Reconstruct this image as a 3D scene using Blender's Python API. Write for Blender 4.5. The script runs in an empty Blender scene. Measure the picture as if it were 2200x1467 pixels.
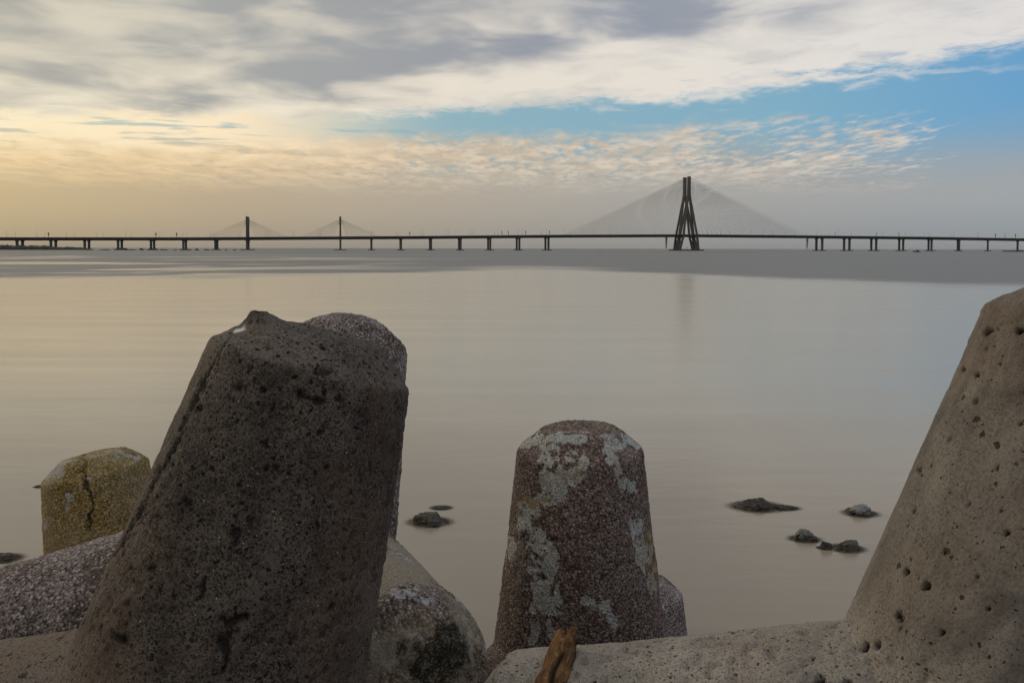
import bpy, bmesh, math, random
import numpy as np
from mathutils import Vector, Matrix
from mathutils.kdtree import KDTree
from mathutils.bvhtree import BVHTree

R = math.radians
scene = bpy.context.scene
col = scene.collection

# ------------------------------------------------------------------ camera
F_PX, W_PX, H_PX = 1800.0, 2200.0, 1467.0
CAM_H = 3.4
PITCH = R(1.9)
CY = 533.7 + F_PX * math.tan(PITCH)        # optical axis row: the lens is shifted down
ROLL = R(.107)
fw = np.array([0, math.cos(PITCH), -math.sin(PITCH)])
up0 = np.array([0, math.sin(PITCH), math.cos(PITCH)])
rt0 = np.array([1., 0, 0])
rt = rt0 * math.cos(ROLL) + up0 * math.sin(ROLL)
up = up0 * math.cos(ROLL) - rt0 * math.sin(ROLL)
CAM = np.array([0, 0, CAM_H])
cam_data = bpy.data.cameras.new('camera')
cam = bpy.data.objects.new('camera', cam_data)
col.objects.link(cam)
cam_data.sensor_width = 36
cam_data.lens = 36 * F_PX / W_PX
cam_data.shift_y = -(H_PX / 2 - CY) / W_PX
cam_data.clip_start = .05
cam_data.clip_end = 80000
M = Matrix([[rt[0], up[0], -fw[0], 0], [rt[1], up[1], -fw[1], 0], [rt[2], up[2], -fw[2], CAM_H], [0, 0, 0, 1]])
cam.matrix_world = M
scene.camera = cam
scene.render.resolution_x, scene.render.resolution_y = 1024, 682


def proj(p):
    d = np.asarray(p, float) - CAM
    z = d @ fw
    return np.stack([W_PX / 2 + F_PX * (d @ rt) / z, CY - F_PX * (d @ up) / z], -1), z


def ray(px, py):
    return fw + rt * (px - W_PX / 2) / F_PX - up * (py - CY) / F_PX


def at_y(px, py, Y):
    d = ray(px, py)
    return CAM + d * (Y / d[1])


def on_water(px, py, z=0.):
    d = ray(px, py)
    return CAM + d * ((z - CAM_H) / d[2])


# ------------------------------------------------------------------ view, sun
scene.view_settings.view_transform = 'Standard'
scene.view_settings.look = 'None'
scene.view_settings.exposure = 0
scene.view_settings.gamma = 1
SUN_AZ, SUN_EL = R(-52), R(13)
sd = bpy.data.lights.new('sun', 'SUN')
sd.energy = .7
sd.angle = R(14)
sd.color = (1, .86, .66)
sun = bpy.data.objects.new('sun', sd)
col.objects.link(sun)
sv = Vector((math.sin(SUN_AZ) * math.cos(SUN_EL), math.cos(SUN_AZ) * math.cos(SUN_EL), math.sin(SUN_EL)))
sun.rotation_euler = sv.to_track_quat('Z', 'Y').to_euler()


# ------------------------------------------------------------------ node helper
class G:
    """tiny expression builder on a node tree"""

    def __init__(self, tree):
        self.t = tree
        self.n = tree.nodes
        self.l = tree.links
        self.n.clear()

    def new(self, typ, **kw):
        nd = self.n.new(typ)
        for k, v in kw.items():
            setattr(nd, k, v)
        return nd

    def put(self, sock, v):
        if isinstance(v, bpy.types.NodeSocket):
            self.l.new(v, sock)
        elif v is not None:
            if sock.type == 'RGBA' and not hasattr(v, '__len__'):
                v = (v, v, v, 1)
            elif sock.type == 'RGBA' and len(v) == 3:
                v = (*v, 1)
            sock.default_value = v

    def m(self, op, a, b=None, c=None, clamp=False):
        nd = self.new('ShaderNodeMath', operation=op, use_clamp=clamp)
        for i, v in enumerate((a, b, c)):
            if v is not None:
                self.put(nd.inputs[i], v)
        return nd.outputs[0]

    def add(self, a, b): return self.m('ADD', a, b)
    def sub(self, a, b): return self.m('SUBTRACT', a, b)
    def mul(self, a, b): return self.m('MULTIPLY', a, b)
    def div(self, a, b): return self.m('DIVIDE', a, b)

    def ss(self, x, a, b, lo=0., hi=1.):
        nd = self.new('ShaderNodeMapRange', interpolation_type='SMOOTHSTEP')
        for i, v in enumerate((x, a, b, lo, hi)):
            self.put(nd.inputs[i], v)
        return nd.outputs[0]

    def lin(self, x, a, b, lo=0., hi=1.):
        nd = self.new('ShaderNodeMapRange')
        for i, v in enumerate((x, a, b, lo, hi)):
            self.put(nd.inputs[i], v)
        return nd.outputs[0]

    def mix(self, f, a, b, blend='MIX'):
        nd = self.new('ShaderNodeMix', data_type='RGBA', blend_type=blend)
        self.put(nd.inputs[0], f)
        self.put(nd.inputs[6], a)
        self.put(nd.inputs[7], b)
        return nd.outputs[2]

    def xyz(self, x, y, z=0.):
        nd = self.new('ShaderNodeCombineXYZ')
        for i, v in enumerate((x, y, z)):
            self.put(nd.inputs[i], v)
        return nd.outputs[0]

    def sep(self, v):
        nd = self.new('ShaderNodeSeparateXYZ')
        self.l.new(v, nd.inputs[0])
        return nd.outputs

    def noise(self, vec, scale, detail=4., rough=.5, dist=0., out=0):
        nd = self.new('ShaderNodeTexNoise')
        self.put(nd.inputs['Vector'], vec)
        nd.inputs['Scale'].default_value = scale
        nd.inputs['Detail'].default_value = detail
        nd.inputs['Roughness'].default_value = rough
        nd.inputs['Distortion'].default_value = dist
        return nd.outputs[out]

    def voro(self, vec, scale, feature='F1', out='Distance'):
        nd = self.new('ShaderNodeTexVoronoi', feature=feature)
        self.put(nd.inputs['Vector'], vec)
        nd.inputs['Scale'].default_value = scale
        return (nd.outputs['Distance'], nd.outputs['Color']) if out == 'both' else nd.outputs[out]

    def ramp(self, f, stops):
        nd = self.new('ShaderNodeValToRGB')
        self.put(nd.inputs[0], f)
        e = nd.color_ramp.elements
        while len(e) > 1:
            e.remove(e[-1])
        for i, (p, c) in enumerate(stops):
            el = e[0] if i == 0 else e.new(p)
            el.position = p
            el.color = (*c, 1) if len(c) == 3 else c
        return nd.outputs[0]

    def curve(self, f, pts):
        """piecewise linear function f(0..1) -> 0..1"""
        nd = self.new('ShaderNodeFloatCurve')
        self.put(nd.inputs['Value'], f)
        c = nd.mapping.curves[0]
        nd.mapping.use_clip = False
        pts = sorted(pts)
        c.points[0].location = pts[0]
        c.points[1].location = pts[-1]
        for p in pts[1:-1]:
            c.points.new(*p)
        nd.mapping.update()
        return nd.outputs[0]

    def attr(self, name):
        return self.new('ShaderNodeAttribute', attribute_name=name).outputs['Fac']

    def bump(self, h, strength=.5, dist=.01, normal=None):
        nd = self.new('ShaderNodeBump')
        nd.inputs['Strength'].default_value = strength
        nd.inputs['Distance'].default_value = dist
        self.put(nd.inputs['Height'], h)
        if normal is not None:
            self.l.new(normal, nd.inputs['Normal'])
        return nd.outputs[0]

    def principled(self, color, rough=.8, normal=None, spec=None, ior=None):
        nd = self.new('ShaderNodeBsdfPrincipled')
        self.put(nd.inputs['Base Color'], color)
        self.put(nd.inputs['Roughness'], rough)
        if normal is not None:
            self.l.new(normal, nd.inputs['Normal'])
        if spec is not None:
            self.put(nd.inputs['Specular IOR Level'], spec)
        if ior is not None:
            self.put(nd.inputs['IOR'], ior)
        return nd.outputs[0]

    def output(self, surf):
        o = self.new('ShaderNodeOutputMaterial')
        self.l.new(surf, o.inputs['Surface'])


def srgb(r, g, b):
    def f(c):
        c /= 255.
        return c / 12.92 if c <= .04045 else ((c + .055) / 1.055) ** 2.4
    return (f(r), f(g), f(b))


def material(name):
    m = bpy.data.materials.new(name)
    m.use_nodes = True
    return m, G(m.node_tree)


# ------------------------------------------------------------------ sky
def se(px, py):
    """photo pixel -> (sine of azimuth, elevation in degrees)"""
    d = ray(px, py)
    h = math.hypot(d[0], d[1])
    return d[0] / h, math.degrees(math.atan2(d[2], h))


def build_world():
    w = bpy.data.worlds.new('World')
    scene.world = w
    w.use_nodes = True
    g = G(w.node_tree)
    tc = g.new('ShaderNodeTexCoord').outputs['Generated']
    x, y, z = g.sep(tc)
    hor = g.m('SQRT', g.add(g.add(g.mul(x, x), g.mul(y, y)), 1e-6))
    s = g.div(x, hor)
    el = g.mul(g.m('ARCTAN2', z, hor), 57.29578)
    f = g.lin(s, -1, 1, 0, 1)
    SC = 30.

    def band(pts):
        q = [se(*p) for p in pts]
        q = [((a + 1) / 2, b / SC) for a, b in q]
        q = [(0., q[0][1])] + q + [(1., q[-1][1])]
        return g.mul(g.curve(f, q), SC)

    def azc(stops):
        return g.ramp(f, [((se(px, 300)[0] + 1) / 2, c) for px, c in stops])

    zc = g.add(g.m('MAXIMUM', z, 0.), .03)
    plane = g.xyz(g.div(x, zc), g.mul(g.div(y, zc), .42), 0.)    # a cloud sheet seen in perspective
    n_streak = g.noise(g.xyz(g.mul(s, 8.), g.mul(el, .50), y), 1., 5, .5, .35)
    n_soft = g.noise(g.xyz(g.mul(s, 4.), g.mul(el, .24), y), 1.3, 3, .5, .2)
    n_edge = g.noise(g.xyz(g.mul(s, 22.), g.mul(el, 1.5), 3.), 1., 6, .6, .5)
    n_fine = g.noise(g.xyz(g.mul(s, 70.), g.mul(el, 4.0), 5.), 1., 4, .6, .3)
    n_puff = g.noise(plane, 9.5, 5, .6, .2)
    n_patch = g.noise(plane, 1.3, 3, .5)

    # clear air: physical sky, tinted, with the haze towards the horizon
    sky = g.new('ShaderNodeTexSky', sky_type='NISHITA', sun_disc=False)
    sky.sun_elevation = SUN_EL
    sky.sun_rotation = SUN_AZ
    sky.air_density = 1.2
    sky.dust_density = .6
    sky.ozone_density = 2.5
    base = g.mix(1., sky.outputs[0], (.135,) * 3, 'MULTIPLY')
    blue = azc([(0, srgb(158, 178, 170)), (500, srgb(148, 178, 178)), (1100, srgb(134, 172, 188)), (1700, srgb(124, 172, 198)), (2200, srgb(100, 160, 205))])
    base = g.mix(.85, base, blue)
    hazec = azc([(0, srgb(203, 181, 140)), (500, srgb(188, 170, 143)), (1100, srgb(174, 166, 154)), (1500, srgb(166, 164, 160)), (2200, srgb(160, 165, 168))])
    low = g.mix(1., hazec, srgb(232, 235, 239), 'MULTIPLY')
    hazec = g.mix(g.ss(el, .2, 3.4), low, hazec)
    air = g.mix(g.ss(g.add(el, g.mul(g.sub(n_soft, .5), 3.)), 3.4, 8.6), hazec, base)

    # lower sheet of small puffy clouds
    top = band([(0, 285), (400, 292), (700, 282), (1000, 275), (1300, 272), (1500, 252), (1800, 238), (2000, 232), (2200, 215)])
    cover = g.curve(f, [(0., .40), ((se(900, 300)[0] + 1) / 2, .42), ((se(1500, 300)[0] + 1) / 2, .455), ((se(1900, 300)[0] + 1) / 2, .52), ((se(2150, 300)[0] + 1) / 2, .66), (1., .68)])
    dens = g.add(g.mul(n_puff, .62), g.mul(n_patch, .40))
    puff = g.ss(g.sub(dens, cover), -.06, .12)
    d_top = g.sub(g.add(top, g.mul(g.sub(n_edge, .5), 2.6)), el)
    m_low = g.mul(puff, g.ss(d_top, -.1, 1.3))
    m_low = g.mul(m_low, g.ss(el, 3.0, 5.8, 0., .95))
    lowc = azc([(0, srgb(252, 222, 174)), (500, srgb(243, 214, 172)), (1000, srgb(224, 204, 178)), (1500, srgb(220, 206, 188)), (2200, srgb(226, 214, 202))])
    low_sh = g.mix(1., lowc, srgb(224, 226, 228), 'MULTIPLY')
    lowc = g.mix(g.ss(g.noise(plane, 4., 5, .6), .38, .64), low_sh, lowc)
    c = g.mix(m_low, air, lowc)

    # cream veil with slits on the side of the sun
    left_w = g.ss(f, (se(420, 300)[0] + 1) / 2, (se(1000, 300)[0] + 1) / 2, 1., 0.)
    slit = g.ss(g.noise(g.xyz(g.mul(s, 7.), g.mul(el, 1.5), 7.), 1., 6, .58, .25), .53, .62)
    m_mid = g.mul(g.mul(left_w, g.ss(g.add(el, g.mul(g.sub(n_edge, .5), 4.)), 3.6, 6.6)), g.sub(1., g.mul(slit, .8)))
    mid_lo = azc([(0, srgb(238, 203, 150)), (500, srgb(228, 197, 152)), (1100, srgb(212, 192, 166))])
    mid_hi = azc([(0, srgb(255, 238, 200)), (500, srgb(254, 232, 196)), (1100, srgb(230, 212, 188))])
    c = g.mix(m_mid, c, g.mix(g.ss(g.add(el, g.mul(g.sub(n_edge, .5), 3.)), 4.4, 7.4), mid_lo, mid_hi))

    # upper sheet, streaked, with a blue bay on the right
    lower_edge = band([(-100, 258), (0, 258), (300, 256), (600, 262), (1000, 243), (1200, 232), (1450, 228), (1700, 196), (1900, 176), (2200, 146)])
    d = g.sub(g.add(g.add(el, g.mul(g.sub(n_edge, .5), 2.6)), g.mul(g.sub(n_fine, .5), .7)), lower_edge)
    m_up = g.ss(d, -.25, .9)
    bay_lo = band([(0, 170), (1500, 168), (1900, 160), (2050, 156), (2200, 150)])
    bay_hi = band([(0, 180), (1450, 176), (1700, 146), (1900, 122), (2050, 98), (2200, 66), (2400, 20)])
    wob = g.add(g.mul(g.sub(n_edge, .5), 2.6), g.mul(g.sub(n_fine, .5), 1.4))
    bay = g.mul(g.ss(g.add(g.sub(el, bay_lo), g.mul(wob, .5)), -.1, .5), g.ss(g.add(g.sub(bay_hi, el), wob), -.1, 1.3))
    m_up = g.mul(m_up, g.sub(1., bay))
    bright = azc([(-300, srgb(254, 242, 212)), (0, srgb(250, 238, 210)), (500, srgb(243, 231, 208)), (1000, srgb(232, 223, 208)), (1500, srgb(229, 223, 214)), (2200, srgb(222, 219, 217))])
    grey = azc([(0, srgb(174, 172, 164)), (500, srgb(166, 167, 165)), (1000, srgb(155, 158, 164)), (1300, srgb(148, 154, 166)), (2200, srgb(164, 168, 175))])
    g_edge = band([(-100, 215), (0, 215), (400, 236), (800, 215), (1000, 160), (1300, 112), (1600, 62), (1900, 5), (2200, -50)])
    gm = g.ss(g.add(g.sub(el, g_edge), g.mul(g.sub(n_streak, .5), 8.)), -1.8, 2.4)
    gm = g.mul(gm, g.ss(g.add(g.mul(n_soft, .45), g.mul(n_streak, .55)), .36, .56, .45, 1.))
    shade = g.ss(g.add(g.mul(n_streak, .6), g.mul(n_edge, .4)), .46, .66, 0., .34)
    upc = g.mix(g.m('MAXIMUM', gm, shade), bright, grey)
    c = g.mix(m_up, c, upc)
    # everything below the horizon is the same far haze
    c = g.mix(g.ss(el, -.6, .0), low, c)
    bg = g.new('ShaderNodeBackground')
    g.l.new(c, bg.inputs['Color'])
    bg.inputs['Strength'].default_value = 1.
    o = g.new('ShaderNodeOutputWorld')
    g.l.new(bg.outputs[0], o.inputs['Surface'])


build_world()


# ------------------------------------------------------------------ object helpers
def tag(o, label=None, cat=None, group=None, kind=None):
    if label: o['label'] = label
    if cat: o['category'] = cat
    if group: o['group'] = group
    if kind: o['kind'] = kind
    return o


def mesh_obj(name, verts, faces, mat, parent=None, smooth=False):
    me = bpy.data.meshes.new(name)
    me.from_pydata([tuple(map(float, v)) for v in verts], [], faces)
    me.update()
    return link(name, me, mat, parent, smooth)


def link(name, me, mat=None, parent=None, smooth=False):
    if mat and not me.materials:
        me.materials.append(mat)
    if smooth:
        me.polygons.foreach_set('use_smooth', [True] * len(me.polygons))
    o = bpy.data.objects.new(name, me)
    col.objects.link(o)
    if parent:
        o.parent = parent
    return o


def empty(name, loc=(0, 0, 0)):
    o = bpy.data.objects.new(name, None)
    o.empty_display_size = .2
    col.objects.link(o)
    o.location = loc
    return o


class MB:
    """collects simple solids into one mesh"""

    def __init__(self):
        self.v, self.f = [], []

    def hexa(self, p):
        """8 points: 4 bottom, 4 top"""
        b = len(self.v)
        self.v += [tuple(map(float, q)) for q in p]
        self.f += [tuple(b + i for i in q) for q in ((3, 2, 1, 0), (4, 5, 6, 7), (0, 1, 5, 4), (1, 2, 6, 5), (2, 3, 7, 6), (3, 0, 4, 7))]

    def box(self, c, ax, ay, az):
        c, ax, ay, az = map(np.asarray, (c, ax, ay, az))
        self.hexa([c - ax - ay - az, c + ax - ay - az, c + ax + ay - az, c - ax + ay - az, c - ax - ay + az, c + ax - ay + az, c + ax + ay + az, c - ax + ay + az])

    def frustum(self, p0, p1, a0, b0, a1, b1, ex, ey):
        """a box column from p0 to p1 with half widths a,b along ex,ey"""
        p0, p1, ex, ey = map(np.asarray, (p0, p1, ex, ey))
        q = []
        for p, a, b in ((p0, a0, b0), (p1, a1, b1)):
            q += [p - ex * a - ey * b, p + ex * a - ey * b, p + ex * a + ey * b, p - ex * a + ey * b]
        self.hexa(q)

    def tube(self, p0, p1, r0, r1, n=6):
        p0, p1 = np.asarray(p0, float), np.asarray(p1, float)
        d = p1 - p0
        d /= np.linalg.norm(d)
        u = np.cross(d, (0, 0, 1.) if abs(d[2]) < .9 else (1., 0, 0))
        u /= np.linalg.norm(u)
        w = np.cross(d, u)
        b = len(self.v)
        for p, r in ((p0, r0), (p1, r1)):
            for i in range(n):
                a = 2 * math.pi * i / n
                self.v.append(tuple(p + r * (u * math.cos(a) + w * math.sin(a))))
        for i in range(n):
            j = (i + 1) % n
            self.f.append((b + i, b + j, b + n + j, b + n + i))
        self.f.append(tuple(b + i for i in reversed(range(n))))
        self.f.append(tuple(b + n + i for i in range(n)))

    def build(self, name, mat, parent=None, smooth=False):
        return mesh_obj(name, self.v, self.f, mat, parent, smooth)

    def mesh(self, name, mat):
        me = bpy.data.meshes.new(name)
        me.from_pydata(self.v, [], self.f)
        me.materials.append(mat)
        return me


# numpy value noise -------------------------------------------------
def _hash(ix, iy, iz, seed):
    h = (ix.astype(np.int64) * 374761393 + iy.astype(np.int64) * 668265263 + iz.astype(np.int64) * 2147483647 + seed * 974634777) & 0xffffffff
    h = ((h ^ (h >> 13)) * 1274126177) & 0xffffffff
    h = h ^ (h >> 16)
    return (h & 0xffff).astype(np.float32) / 65535.


def vnoise(p, freq, seed=0):
    q = p * freq + 100.
    i = np.floor(q)
    f = (q - i).astype(np.float32)
    f = f * f * (3 - 2 * f)
    ix, iy, iz = i[:, 0], i[:, 1], i[:, 2]
    r = 0
    for dx in (0, 1):
        wx = f[:, 0] if dx else 1 - f[:, 0]
        for dy in (0, 1):
            wy = f[:, 1] if dy else 1 - f[:, 1]
            for dz in (0, 1):
                wz = f[:, 2] if dz else 1 - f[:, 2]
                r = r + wx * wy * wz * _hash(ix + dx, iy + dy, iz + dz, seed)
    return r * 2 - 1


def fbm(p, freq, octv=3, seed=0, gain=.5):
    r, a = 0, 1.
    for o in range(octv):
        r = r + a * vnoise(p, freq * 2.03 ** o, seed + o * 17)
        a *= gain
    return r


def sstep(x, a, b):
    t = np.clip((x - a) / (b - a), 0, 1)
    return t * t * (3 - 2 * t)


# ------------------------------------------------------------------ materials
def concrete(name, dark, mid, light, grit=1., specks=.0, stain=.5, pores=((38., .80), (85., .55)), crackcol=(.012, .011, .010)):
    m, g = material(name)
    p = g.new('ShaderNodeTexCoord').outputs['Object']
    big = g.noise(p, 2.2, 4, .6, .4)
    medn = g.noise(p, 11., 5, .62)
    fine = g.noise(p, 120., 5, .65)
    c = g.mix(g.ss(big, .34, .66), dark, light)
    c = g.mix(g.ss(medn, .35, .68), c, mid)
    c = g.mix(g.mul(g.ss(fine, .42, .68), .55 * grit), c, tuple(v * 1.5 for v in light))
    c = g.mix(g.mul(g.ss(fine, .50, .34), .75 * grit ** 2), c, tuple(v * .32 for v in dark))
    sx_, sy_, sz_ = g.sep(p)
    run = g.noise(g.xyz(sx_, sy_, g.mul(sz_, .22)), 9., 5, .62, .5)
    c = g.mix(g.mul(g.ss(run, .50, .68), .45), c, tuple(v * q for v, q in zip(dark, (.60, .60, .64))))
    c = g.mix(g.mul(g.ss(run, .46, .30), .40), c, tuple(v * 1.25 for v in light))
    pl_ = g.attr('pale')
    wp = g.mix(.02, p, g.noise(p, 55., 2, .5, out=1))
    hole = None
    for sc, lo in pores:
        vd, vcol = g.voro(wp, sc, out='both')
        vs_ = g.sep(vcol)
        rad = g.lin(vs_[0], 0., 1., .10, .34)
        hh = g.mul(g.m('MULTIPLY', g.ss(g.sub(vd, rad), .03, -.05), 1.), g.m('GREATER_THAN', vs_[1], g.sub(lo, g.mul(pl_, .5 if sc > 40 else .0))))
        hole = hh if hole is None else g.m('MAXIMUM', hole, hh)
    c = g.mix(g.mul(hole, .85), c, tuple(v * .18 for v in dark))
    if specks:
        v2 = g.voro(p, 75.)
        sel = g.noise(p, 71., 0, .5)
        c = g.mix(g.mul(g.mul(g.ss(v2, .22, .12), g.ss(sel, .64, .70)), specks), c, (.62, .58, .53))
    # vertical grime
    st = g.noise(p, 2.6, 5, .68, .9)
    c = g.mix(g.mul(g.ss(st, .46, .66), stain), c, tuple(v * q for v, q in zip(dark, (.56, .56, .60))))
    c = g.mix(g.mul(pl_, g.sub(1., g.mul(hole, .8))), c, g.mix(g.ss(fine, .36, .62), tuple(v * 1.15 for v in light), tuple(min(.62, v * 2.) for v in light)))
    c = g.mix(g.mul(hole, .75), c, tuple(v * .22 for v in dark))
    c = g.mix(g.mul(g.attr('warm'), .7), c, (.17, .105, .065))
    c = g.mix(g.attr('dark'), c, crackcol)
    c = g.mix(g.attr('white'), c, (.78, .77, .80))
    h = g.add(g.mul(fine, .6), g.mul(g.noise(p, 330., 3, .6), .35))
    h = g.sub(h, g.mul(hole, 1.3))
    n = g.bump(h, .55 * grit, .012)
    g.output(g.principled(c, .9, n, .25))
    return m


def barnacle(name, shell_a, shell_b, under, pale):
    m, g = material(name)
    p = g.new('ShaderNodeTexCoord').outputs['Object']
    warp = g.mix(.015, p, g.noise(p, 60., 2, .5, out=1))
    v1, vcol = g.voro(warp, 76., out='both')
    vc = g.sep(vcol)[0]
    v2 = g.voro(warp, 170.)
    big = g.noise(p, 3.2, 5, .65, .6)
    medn = g.noise(p, 16., 4, .6)
    shell = g.mix(g.ss(big, .36, .64), shell_a, shell_b)
    shell = g.mix(g.mul(g.ss(vc, .55, 1.), .7), shell, tuple(min(.7, v * 2.3) for v in shell_b))
    gap = g.ss(v1, .40, .80, 0., .85)
    c = g.mix(gap, shell, tuple(v * .22 for v in shell_a))
    c = g.mix(g.mul(g.ss(medn, .58, .75), .5), c, under)
    fine = g.noise(p, 95., 4, .65)
    jag = g.add(g.mul(g.sub(fine, .5), 1.1), g.mul(g.sub(medn, .5), .5))
    pa = g.ss(g.add(g.attr('pale'), jag), .30, .55)
    palec = g.mix(g.ss(fine, .36, .60), tuple(v * .30 for v in pale), pale)
    palec = g.mix(g.mul(g.ss(medn, .5, .66), .6), palec, (.30, .24, .14))
    c = g.mix(pa, c, palec)
    c = g.mix(g.mul(g.attr('warm'), .75), c, (.24, .16, .055))
    c = g.mix(g.attr('bare'), c, g.mix(g.ss(fine, .35, .6), (.19, .16, .12), (.33, .285, .225)))
    dk = g.ss(g.add(g.mul(g.attr('dark'), .72), g.mul(jag, 1.9)), .22, .80)
    c = g.mix(dk, c, g.mix(g.ss(fine, .56, .72), (.012, .013, .008), (.13, .115, .075)))
    h = g.add(g.mul(g.sub(.6, v1), 1.), g.mul(g.sub(.5, v2), .35))
    h = g.mix(g.m('MAXIMUM', g.mul(pa, .55), g.attr('bare')), h, g.mul(fine, .5))
    n = g.bump(h, .8, .014)
    g.output(g.principled(c, .85, n, .3))
    return m


def plain(name, c, rough=.85, scale=.2, var=.25, detail=4):
    m, g = material(name)
    p = g.new('ShaderNodeTexCoord').outputs['Object']
    n = g.noise(p, scale, detail, .6)
    cc = g.mix(g.ss(n, .3, .7), tuple(v * (1 - var) for v in c), tuple(v * (1 + var) for v in c))
    g.output(g.principled(cc, rough, None, .2))
    return m


MAT = {}
MAT['con_dark'] = concrete('dark_pitted_concrete', (.060, .048, .040), (.088, .072, .060), (.130, .108, .092), 1.3, .9, .5, ((42., .52), (95., .25)))
MAT['con_grey'] = concrete('grey_concrete', (.140, .122, .105), (.184, .163, .142), (.238, .214, .188), .75, .15, .6, ((24., .92), (55., .86), (110., .78)))
MAT['barn'] = barnacle('barnacle_crust', (.150, .100, .082), (.235, .180, .162), (.105, .072, .052), (.52, .53, .52))
MAT['barn_pale'] = barnacle('pale_barnacle_crust', (.150, .110, .095), (.300, .255, .245), (.15, .115, .088), (.55, .54, .54))
MAT['algae'] = barnacle('yellow_algae_crust', (.25, .165, .055), (.34, .24, .095), (.15, .095, .032), (.48, .48, .45))
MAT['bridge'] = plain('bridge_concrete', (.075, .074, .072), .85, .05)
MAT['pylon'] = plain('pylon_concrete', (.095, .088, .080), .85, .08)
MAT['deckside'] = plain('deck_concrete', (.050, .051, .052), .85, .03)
MAT['cable'] = plain('stay_cable_sheath', (.16, .15, .15), .6, .1, .05)
MAT['haze_pale_con'] = plain('haze_paled_concrete', (.58, .59, .58), .85, .2)  # paleness of distance haze put into the base colour
MAT['steel'] = plain('galvanised_steel', (.14, .14, .145), .5, .4, .1)
MAT['sign'] = plain('sign_paint', (.05, .06, .07), .5, .4, .1)
MAT['shore'] = plain('dark_shore_rock', (.035, .034, .028), .95, .25, .5)
MAT['boat'] = plain('dark_boat_paint', (.022, .023, .024), .6, .5, .2)


def rock_material():
    m, g = material('wet_rock')
    p = g.new('ShaderNodeTexCoord').outputs['Object']
    a = g.noise(p, 9., 6, .65, .5)
    b = g.noise(p, 60., 4, .6)
    c = g.mix(g.ss(a, .35, .65), (.022, .017, .012), (.085, .072, .058))
    c = g.mix(g.mul(g.ss(b, .55, .75), .5), c, (.16, .145, .125))
    c = g.mix(g.attr('pale'), c, g.mix(g.ss(b, .35, .65), (.16, .17, .165), (.36, .37, .36)))
    g.output(g.principled(c, .65, g.bump(g.add(a, g.mul(b, .3)), .6, .03), .35))
    return m


def wood_material():
    m, g = material('weathered_driftwood')
    p = g.new('ShaderNodeTexCoord').outputs['Object']
    x, y, z = g.sep(p)
    lp = g.xyz(g.mul(x, 9.), g.mul(y, 9.), z)
    grain = g.noise(lp, 16., 6, .65, .6)
    big = g.noise(p, 9., 4, .6, .5)
    c = g.mix(g.ss(grain, .34, .66), (.065, .030, .012), (.25, .125, .048))
    c = g.mix(g.ss(big, .54, .70), c, (.045, .030, .020))
    c = g.mix(g.mul(g.ss(g.noise(p, 22., 3, .6), .60, .7), .6), c, (.36, .25, .13))
    c = g.mix(g.attr('dark'), c, (.022, .016, .012))
    g.output(g.principled(c, .85, g.bump(grain, .7, .006), .25))
    return m


MAT['rock'] = rock_material()
MAT['wood'] = wood_material()

# ------------------------------------------------------------------ water and ground
# rocks standing in the shallow water: px left, px right, px top, px waterline, depth ratio, seed, pale, label
ROCKS = [
    (1578, 1676, 1073, 1096, .75, 3, .0, 'dark jagged rock, largest in the water right of the middle tetrapod'),
    (1650, 1712, 1086, 1095, .6, 19, .0, 'flat low dark rock touching the right end of the largest rock'),
    (1700, 1757, 1136, 1163, .8, 5, .55, 'pale topped rock in the water left of the twin brown rocks'),
    (1757, 1785, 1158, 1180, .9, 8, .1, 'small brown rock left of the flat topped rock by the right tetrapod'),
    (1786, 1850, 1157, 1184, .8, 11, .25, 'flat topped brown rock partly hidden by the right tetrapod'),
    (1817, 1880, 1085, 1108, .8, 14, .8, 'pale grey rock in the water close to the right tetrapod edge'),
    (884, 963, 1105, 1128, .8, 17, .0, 'smooth dark rock in the water right of the big leaning tetrapod'),
    (928, 968, 1087, 1094, .8, 21, .2, 'barely emerging rock just behind the smooth dark rock'),
    (-30, 41, 1191, 1207, .8, 23, .0, 'dark rock at the left edge beside the yellow tetrapod'),
    (74, 96, 1042, 1047, .8, 29, .1, 'tiny rock left of the yellow tetrapod top'),
]
ROCK_GEO = []
for (x0, x1, y0, y1, dr, seed, pale, lab) in ROCKS:
    p = on_water((x0 + x1) / 2, y1)
    dist = (p - CAM) @ fw
    w = (x1 - x0) * dist / F_PX
    p = p + np.array([p[0] / p[1], 1., 0]) * (w / 2 * dr * .7)
    ROCK_GEO.append((p, w / 2 * 1.08, w / 2 * dr, (y1 - y0) * dist / F_PX * .72, seed, pale, lab))


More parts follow.
